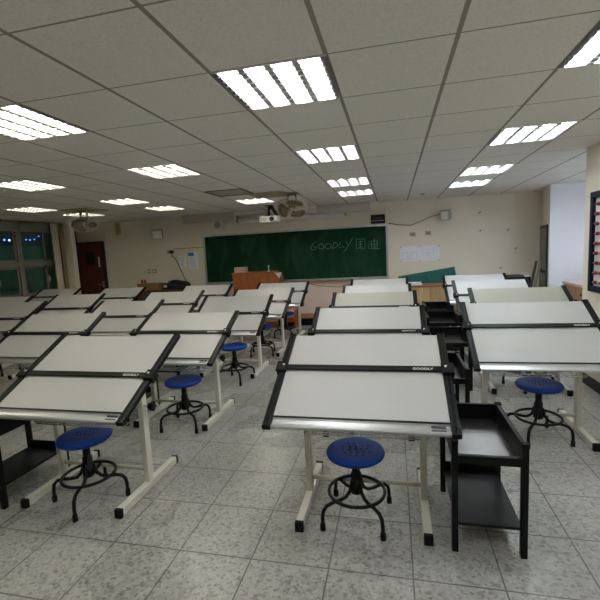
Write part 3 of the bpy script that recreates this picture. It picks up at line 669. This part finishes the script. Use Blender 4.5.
# abacus-like board on the right wall
t = thing('bead_board', 'navy-framed white board with rows of dark red beads on the right wall', 'board', (RX, 4.30, 1.075))
boxo('backing', (-.03, -.46, 0), (-.001, .46, .92), 'abacusboard', t)
b_ = B()
for lo_, hi_ in (((-.06, -.50, -.04), (-.0, -.44, .96)), ((-.06, .44, -.04), (-.0, .50, .96)), ((-.06, -.50, -.04), (-.0, .50, .02)), ((-.06, -.50, .90), (-.0, .50, .96))): box(b_, lo_, hi_, bev=.005)
obj('board_frame', b_, 'navy', t)
for j in range(9):
    z = .84 - j * .098
    b_ = B(); tube(b_, [(-.04, -.44, z), (-.04, .44, z)], .003, 6); obj('wire', b_, 'grey', t)
    for i in range(8):
        b_ = B(); yc = .385 - i * .11 - (.02 if (i + j) % 3 == 0 else 0)
        lathe(b_, [(.003, -.034), (.015, -.030), (.020, 0), (.015, .030), (.003, .034)], 10, Matrix.Translation((-.04, yc, z)) @ Matrix.Rotation(pi / 2, 4, 'X')); obj('bead', b_, 'beadred', t)

# ---------------------------------------------------------------- drafting table
W, Lb, ZF, XP, DY = 1.03, .80, .65, .356, .42
RW = .046
def make_table():
    t = thing('drafting_table', '', 'drafting table', (0, 0, 0), 0, 'drafting tables')
    tl = dict(parent=t, loc=(0, 0, ZF), rot=(.49, 0, 0))
    b_ = B(); box(b_, (-W / 2 + RW, .078, -.034), (W / 2 - RW, Lb - .004, -.008), bev=.0015); bd = obj('board', b_, 'board', **tl)
    b_ = B(); box(b_, (-W / 2 + RW, .070, -.036), (W / 2 - RW, .0775, -.006)); obj('gap_strip', b_, 'rail', bd)  # black strip paints in the dark gap between board and front rail
    for s_ in (-1, 1):
        b_ = B(); x0, x1 = (s_ * W / 2, s_ * (W / 2 - RW)); x0, x1 = min(x0, x1), max(x0, x1); xc = (x0 + x1) / 2
        pr = [(x0, -.028), (x0, -.002), (x0 + .004, .002), (xc - .006, .002), (xc - .004, -.003), (xc + .004, -.003), (xc + .006, .002), (x1 - .004, .002), (x1, -.002), (x1, -.028)]
        prism(b_, pr, -.002, Lb + .002, 'y'); r = obj('side_rail', b_, 'rail', **tl)
        for ya, yb in ((-.006, -.0025), (Lb + .0025, Lb + .006)):
            b_ = B(); box(b_, (x0 - .001, ya, -.029), (x1 + .001, yb, .003), bev=.001); obj('end_cap', b_, 'blackmat', r)
        b_ = B(); lathe(b_, [(0, .003), (.006, .003), (.007, 0), (0, 0)], 10, Matrix.Translation((xc, .045, .0025))); obj('screw', b_, 'blackmat', r)
        b_ = B(); x = s_ * XP; box(b_, (x - .02, .08, -.062), (x + .02, .72, -.035), bev=.003); box(b_, (x - .016, .43, -.115), (x + .016, .53, -.062), bev=.004); obj('tilt_bracket', b_, 'post', **tl)
    pr = [(.004, -.030), (.002, -.018), (.006, -.013), (.014, -.011), (.022, -.013), (.030, -.018), (.044, -.019), (.058, -.017), (.064, -.012), (.0695, -.012), (.0695, -.034)]
    b_ = B(); prism(b_, pr, -W / 2 + RW, W / 2 - RW); fr = obj('front_rail', b_, 'alu', **tl)
    b_ = B()
    for v_ in (.020, .046): box(b_, (W / 2 - RW - .095, v_, -.0195), (W / 2 - RW - .022, v_ + .012, -.0125), bev=.002)
    obj('scale_plate', b_, 'label', fr)
    b_ = B(); box(b_, (-W / 2 + .02, -.021, -.004), (W / 2 - .02, .021, .008), bev=.004); box(b_, (-W / 2 + .05, .010, .007), (W / 2 - .05, .017, .0105)); se = obj('straightedge', b_, 'rail', parent=t, loc=(0, 0, ZF), rot=(.49, 0, 0))
    text_mesh('lettering', 'GOODLY', .024, .0006, 'white', se, Matrix.Translation((W / 2 - .155, -.006, .0086)) @ Matrix.Diagonal((1.15, 1, 1, 1)))
    for s_ in (-1, 1):
        b_ = B(); x = s_ * (W / 2 - RW / 2); box(b_, (min(x - s_ * .028, x + s_ * .042), -.042, .003), (max(x - s_ * .028, x + s_ * .042), .042, .017), bev=.004)
        box(b_, (min(x + s_ * .025, x + s_ * .040), -.036, -.036), (max(x + s_ * .025, x + s_ * .040), .036, .006), bev=.003)
        lathe(b_, [(0, .008), (.007, .007), (.009, 0)], 12, Matrix.Translation((x - s_ * .004, .006, .017)), mi=1); obj('slider', b_, ['blackmat', 'chrome'], se)
    for s_ in (-1, 1):
        x = s_ * XP
        b_ = B(); box(b_, (x - .019, DY - .028, .05), (x + .019, DY + .028, .68), bev=.005); po = obj('post', b_, 'post', t)
        b_ = B(); box(b_, (x - .014, DY - .020, .679), (x + .014, DY + .020, .79), bev=.003); obj('inner_tube', b_, 'grey', po)
        b_ = B(); box(b_, (x - .023, DY - .34, .004), (x + .023, DY + .33, .056), bev=.005); fo = obj('foot', b_, 'post', t)
        for e in (-1, 1):
            b_ = B(); box(b_, (x - .0245, min(DY + e * .325, DY + e * .35), 0), (x + .0245, max(DY + e * .325, DY + e * .35), .058), bev=.003); obj('end_cap', b_, 'blackmat', fo)
        b_ = B(); mx = Matrix.Translation((x + s_ * .022, DY - .005, .60)) @ Matrix.Rotation(s_ * pi / 2, 4, 'Y')
        pts = []
        for a in range(40):
            th = a * 2 * pi / 40; r_k = .026 + .009 * cos(5 * th); pts.append((r_k * cos(th), r_k * sin(th)))
        n0 = len(b_.verts); b_.verts.ensure_lookup_table(); prism(b_, pts, .045, .072, 'z'); lathe(b_, [(0, .045), (.016, .045), (.018, .03), (0, .03)], 14)
        for v_ in b_.verts: v_.co = mx @ v_.co
        kn = obj('tilt_knob', b_, 'blackmat', t)
        b_ = B(); tube(b_, [mx @ Vector((0, 0, -.06)), mx @ Vector((0, 0, .06))], .006, 8); obj('bolt', b_, 'chrome', kn)
    b_ = B(); tube(b_, [(-XP + .02, DY, .14), (XP - .02, DY, .14)], .014, 10); obj('crossbar', b_, 'post', t)
    b_ = B(); x1 = XP - .024; y0, y1, z = DY - .20, DY + .12, .525
    for y in (y0, y1): tube(b_, [(-x1, y, z), (x1, y, z)], .004, 6)
    tube(b_, [(-x1, y0 - .01, z + .018), (x1, y0 - .01, z + .018)], .004, 6)
    for i in range(11):
        x = -x1 + i * (2 * x1) / 10; tube(b_, [(x, y0 - .01, z + .018), (x, y0, z), (x, y1, z)], .003, 5)
    for i in range(1, 4):
        y = y0 + i * (y1 - y0) / 4; tube(b_, [(-x1, y, z + .003), (x1, y, z + .003)], .0025, 5)
    obj('wire_shelf', b_, 'chrome', t)
    return t

COLS = {'C': 'centre column', 'R': 'right column', 'A': 'column left of the aisle', 'B': 'second column left of the aisle', 'D': 'third column left of the aisle', 'E': 'window column'}
TAB = [  # column, row, x, y, tilt, straightedge position, height offset
    ('C', 1, -.206, 2.03, .455, .578, .017), ('C', 2, -.244, 3.241, .5, .541, .002), ('C', 3, -.248, 4.489, .508, .6, .004), ('C', 4, -.263, 5.677, .49, .6, -.001), ('C', 5, -.263, 6.929, .485, .6, -.002),
    ('R', 2, 1.093, 3.228, .54, .598, -.002), ('R', 3, 1.358, 4.415, .528, .6, .009), ('R', 4, 1.345, 5.686, .516, .546, .001), ('R', 5, 1.338, 6.874, .511, .592, .004),
    ('A', 1, -2.064, 1.977, .474, .473, .018), ('A', 2, -2.082, 3.222, .454, .559, .014), ('A', 3, -2.156, 4.759, .543, .51, -.05), ('A', 4, -2.123, 5.845, .47, .509, -.013), ('A', 5, -2.107, 7.025, .464, .572, -.006),
    ('B', 2, -3.688, 3.26, .499, .549, -.008), ('B', 3, -3.705, 4.495, .463, .501, .002), ('B', 4, -3.577, 5.531, .494, .535, .001), ('B', 5, -3.574, 6.768, .495, .525, -.003),
    ('D', 3, -5.69, 4.495, .477, .446, .017), ('D', 4, -5.508, 5.576, .491, .45, 0), ('D', 5, -5.59, 6.939, .47, .487, .002),
    ('E', 4, -6.964, 5.494, .492, .55, 0), ('E', 5, -7.07, 6.83, .491, .6, .02)]
first_row = {'C': 1, 'R': 2, 'A': 1, 'B': 2, 'D': 3, 'E': 4}
def tlabel(c, r):
    return 'white-topped tilted drafting table, %s from the camera in the %s' % (ordn(r - first_row[c]), COLS[c])
tab0 = make_table()
TILTED = ('board', 'side_rail', 'front_rail', 'straightedge', 'tilt_bracket')
for i, (c, r, x, y, tl, vm, dz) in enumerate(TAB):
    t = tab0 if i == 0 else dup(tab0, (0, 0, 0), '')
    t.location = (x, y, 0); t['label'] = tlabel(c, r)
    if (c, r) in (('R', 3), ('C', 3)):
        t['label'] = 'buff-topped tilted drafting table, %s from the camera in the %s' % (ordn(r - first_row[c]), COLS[c])
    index_kids()
    for ch in kids(t):
        st = ch.name.split('.')[0]
        if st in TILTED:
            ch.rotation_euler = (tl, 0, 0); ch.location = (0, 0, ZF + dz)
            if st == 'straightedge': ch.location = (0, cos(tl) * vm * Lb, ZF + dz + sin(tl) * vm * Lb)
            if st == 'board' and (c, r) in (('R', 3), ('C', 3)):
                ch.data = ch.data.copy(); ch.data.materials[0] = M['board_buff']

# ---------------------------------------------------------------- stools
def make_stool():
    t = thing('drafting_stool', '', 'stool', (0, 0, 0), 0, 'blue stools')
    b_ = B(); lathe(b_, [(0, .415), (.12, .415), (.155, .418), (.168, .428), (.172, .442), (.166, .455), (.15, .461), (.10, .459), (0, .456)], 40)
    for i in range(-2, 3):
        for j in range(-2, 3):
            if abs(i) + abs(j) > 3: continue
            lathe(b_, [(0, .4607), (.006, .4607), (.006, .455), (0, .455)], 8, Matrix.Translation((i * .036 + .008 * (j % 2), j * .036, 0)), mi=1)
    obj('seat', b_, ['blue', 'hole'], t)
    b_ = B(); lathe(b_, [(0, .414), (.055, .414), (.055, .404), (.024, .400), (.024, .30), (.032, .298), (.032, .235), (.038, .232), (.038, .17), (.026, .16), (0, .16)], 20); obj('column', b_, 'black', t)
    b_ = B(); tube(b_, [(.165 * cos(a * pi / 20), .165 * sin(a * pi / 20), +.176) for a in range(40)], .0105, 8, True); obj('foot_ring', b_, 'black', t)
    for k in range(4):
        a = k * pi / 2 + .5; P = []
        for r, z in ((.030, .255), (.036, .22), (.050, .185), (.080, .158), (.120, .152), (.175, .154), (.212, .146), (.234, .122), (.241, .085), (.242, .03)): P.append((r * cos(a), r * sin(a), z))
        b_ = B(); tube(b_, P, .0115, 8); lg = obj('leg', b_, 'black', t)
        b_ = B(); lathe(b_, [(0, 0), (.016, 0), (.0155, .04), (.012, .045), (0, .045)], 12, Matrix.Translation((.242 * cos(a), .242 * sin(a), 0))); obj('foot_cap', b_, 'blackmat', lg)
    return t
st0 = make_stool()
ST = [('C', 1, -.245, 2.30, .2, .92), ('C', 2, -.27, 3.60, .6, 1.0), ('A', 1, -2.04, 2.22, -.2, 1.0), ('A', 2, -1.965, 3.41, .35, .985), ('A', 3, -1.99, 4.75, .1, 1.0), ('A', 4, -2.05, 6.06, .5, 1.0), ('A', 5, -2.0, 7.35, .2, 1.0),
      ('R', 2, 1.11, 3.50, .5, 1.0), ('R', 3, 1.40, 4.76, .7, 1.0), ('R', 4, 1.35, 5.95, .2, 1.0), ('D', 3, -5.80, 4.85, .4, 1.0), ('B', 3, -3.68, 4.72, .2, 1.0)]
for i, (c, r, x, y, rz, s) in enumerate(ST):
    lab = 'blue-seated stool at the %s table from camera in the %s' % (ordn(r - first_row[c]), COLS[c])
    t = st0 if i == 0 else dup(st0, (0, 0, 0), lab)
    t.location = (x, y, 0); t.rotation_euler = (0, 0, rz); t['label'] = lab; t.scale = (1, 1, s)

# ---------------------------------------------------------------- black side carts
def make_cart():
    t = thing('side_cart', '', 'cart', (0, 0, 0), 0, 'black side carts')
    hw, hd_, zt = .18, .285, .60
    for sx in (-1, 1):
        for sy in (-1, 1):
            b_ = B(); x, y = sx * (hw - .016), sy * (hd_ - .016); box(b_, (x - .016, y - .016, 0), (x + .016, y + .016, zt), bev=.003); lg = obj('leg', b_, 'black', t)
            b_ = B(); box(b_, (x - .018, y - .018, zt - .001), (x + .018, y + .018, zt + .008), bev=.003); obj('cap', b_, 'blackmat', lg)
    b_ = B(); box(b_, (-hw + .03, -hd_ + .03, .495), (hw - .03, hd_ - .03, .505)); obj('tray', b_, 'tray', t)
    b_ = B(); box(b_, (-hw + .03, hd_ - .028, .49), (hw - .03, hd_ - .008, zt), bev=.003)
    for sx in (-1, 1): box(b_, (min(sx * (hw - .006), sx * (hw - .03)), -hd_ + .03, .49), (max(sx * (hw - .006), sx * (hw - .03)), hd_ - .03, zt), bev=.003)
    box(b_, (-hw + .03, -hd_ + .006, .485), (hw - .03, -hd_ + .03, .53), bev=.003); obj('rim_panel', b_, 'black', t)
    b_ = B(); box(b_, (-hw + .02, -hd_ + .02, .14), (hw - .02, hd_ - .02, .155)); box(b_, (-hw + .02, hd_ - .03, .155), (hw - .02, hd_ - .02, .21)); obj('lower_shelf', b_, 'black', t)
    return t
ca0 = make_cart()
CA = [(.445, 2.365, 1, 'black side cart with shiny grey tray right of the nearest centre table'), (.385, 3.62, 1, 'second black side cart in the gap right of the centre column'),
      (.58, 4.86, 1.25, 'third black side cart in the gap right of the centre column'), (.66, 6.06, 1.3, 'fourth black side cart in the gap right of the centre column'),
      (.70, 7.16, 1.25, 'fifth and farthest black side cart in the gap right of the centre column'),
      (-2.72, 2.30, 1, 'black side cart left of the nearest left table, at the photo edge'), (-2.72, 3.60, 1, 'black side cart under the left edge of the second table left of the aisle'), (-2.86, 4.85, 1, 'black side cart left of the third table left of the aisle')]
for i, (x, y, sx, lab) in enumerate(CA):
    t = ca0 if i == 0 else dup(ca0, (0, 0, 0), lab)
    t.location = (x, y, 0); t['label'] = lab; t.scale = (sx, 1, 1)
t = thing('black_trolley', 'tall black trolley behind the last right-hand tables near the corner', 'trolley', (2.20, 8.50, 0))
for sx in (-1, 1):
    for sy in (-1, 1): boxo('leg', (sx * .20 - .016, sy * .33 - .016, 0), (sx * .20 + .016, sy * .33 + .016, .92), 'black', t)
b_ = B(); box(b_, (-.22, -.35, .80), (.22, .35, .92), bev=.006); obj('top_tray', b_, 'black', t); boxo('lower_shelf', (-.215, -.345, .2), (.215, .345, .22), 'black', t)
boxo('crumpled_paper', (2.33, 8.17, .921), (2.40, 8.24, .95), 'paper', bev=.012); tag(bpy.data.objects['crumpled_paper'], 'small crumpled white paper on the tall black trolley', 'paper')

# ---------------------------------------------------------------- world, camera, colour
wd = bpy.data.worlds.new('night'); sc.world = wd; wd.use_nodes = True
wd.node_tree.nodes['Background'].inputs[0].default_value = (.010, .013, .018, 1); wd.node_tree.nodes['Background'].inputs[1].default_value = .6
yaw, pitch, roll, fpx = .22777752663823, .11946899981097517, -.051204928916080326, 409.7660716
fw = Vector((-sin(yaw) * cos(pitch), cos(yaw) * cos(pitch), -sin(pitch))); r0 = Vector((cos(yaw), sin(yaw), 0)); u0 = r0.cross(fw)
r2 = r0 * cos(roll) + u0 * sin(roll); u2 = -r0 * sin(roll) + u0 * cos(roll)
cd = bpy.data.cameras.new('camera'); cd.sensor_width = 36; cd.sensor_fit = 'HORIZONTAL'; cd.lens = fpx / 600 * 36; cd.clip_start = .05; cd.clip_end = 200
co = bpy.data.objects.new('camera', cd); COL.objects.link(co)
mw = Matrix((r2, u2, -fw)).transposed().to_4x4(); mw.translation = (0, 0, H); co.matrix_world = mw
sc.camera = co
sc.view_settings.view_transform = 'Standard'; sc.view_settings.look = 'None'; sc.view_settings.gamma = 1; sc.view_settings.use_curve_mapping = False
sc.view_settings.exposure = 0.45
sc.cycles.use_denoising = True
sc.cycles.max_bounces = 14; sc.cycles.diffuse_bounces = 10; sc.cycles.glossy_bounces = 4; sc.cycles.transparent_max_bounces = 12
sc.cycles.sample_clamp_indirect = 8
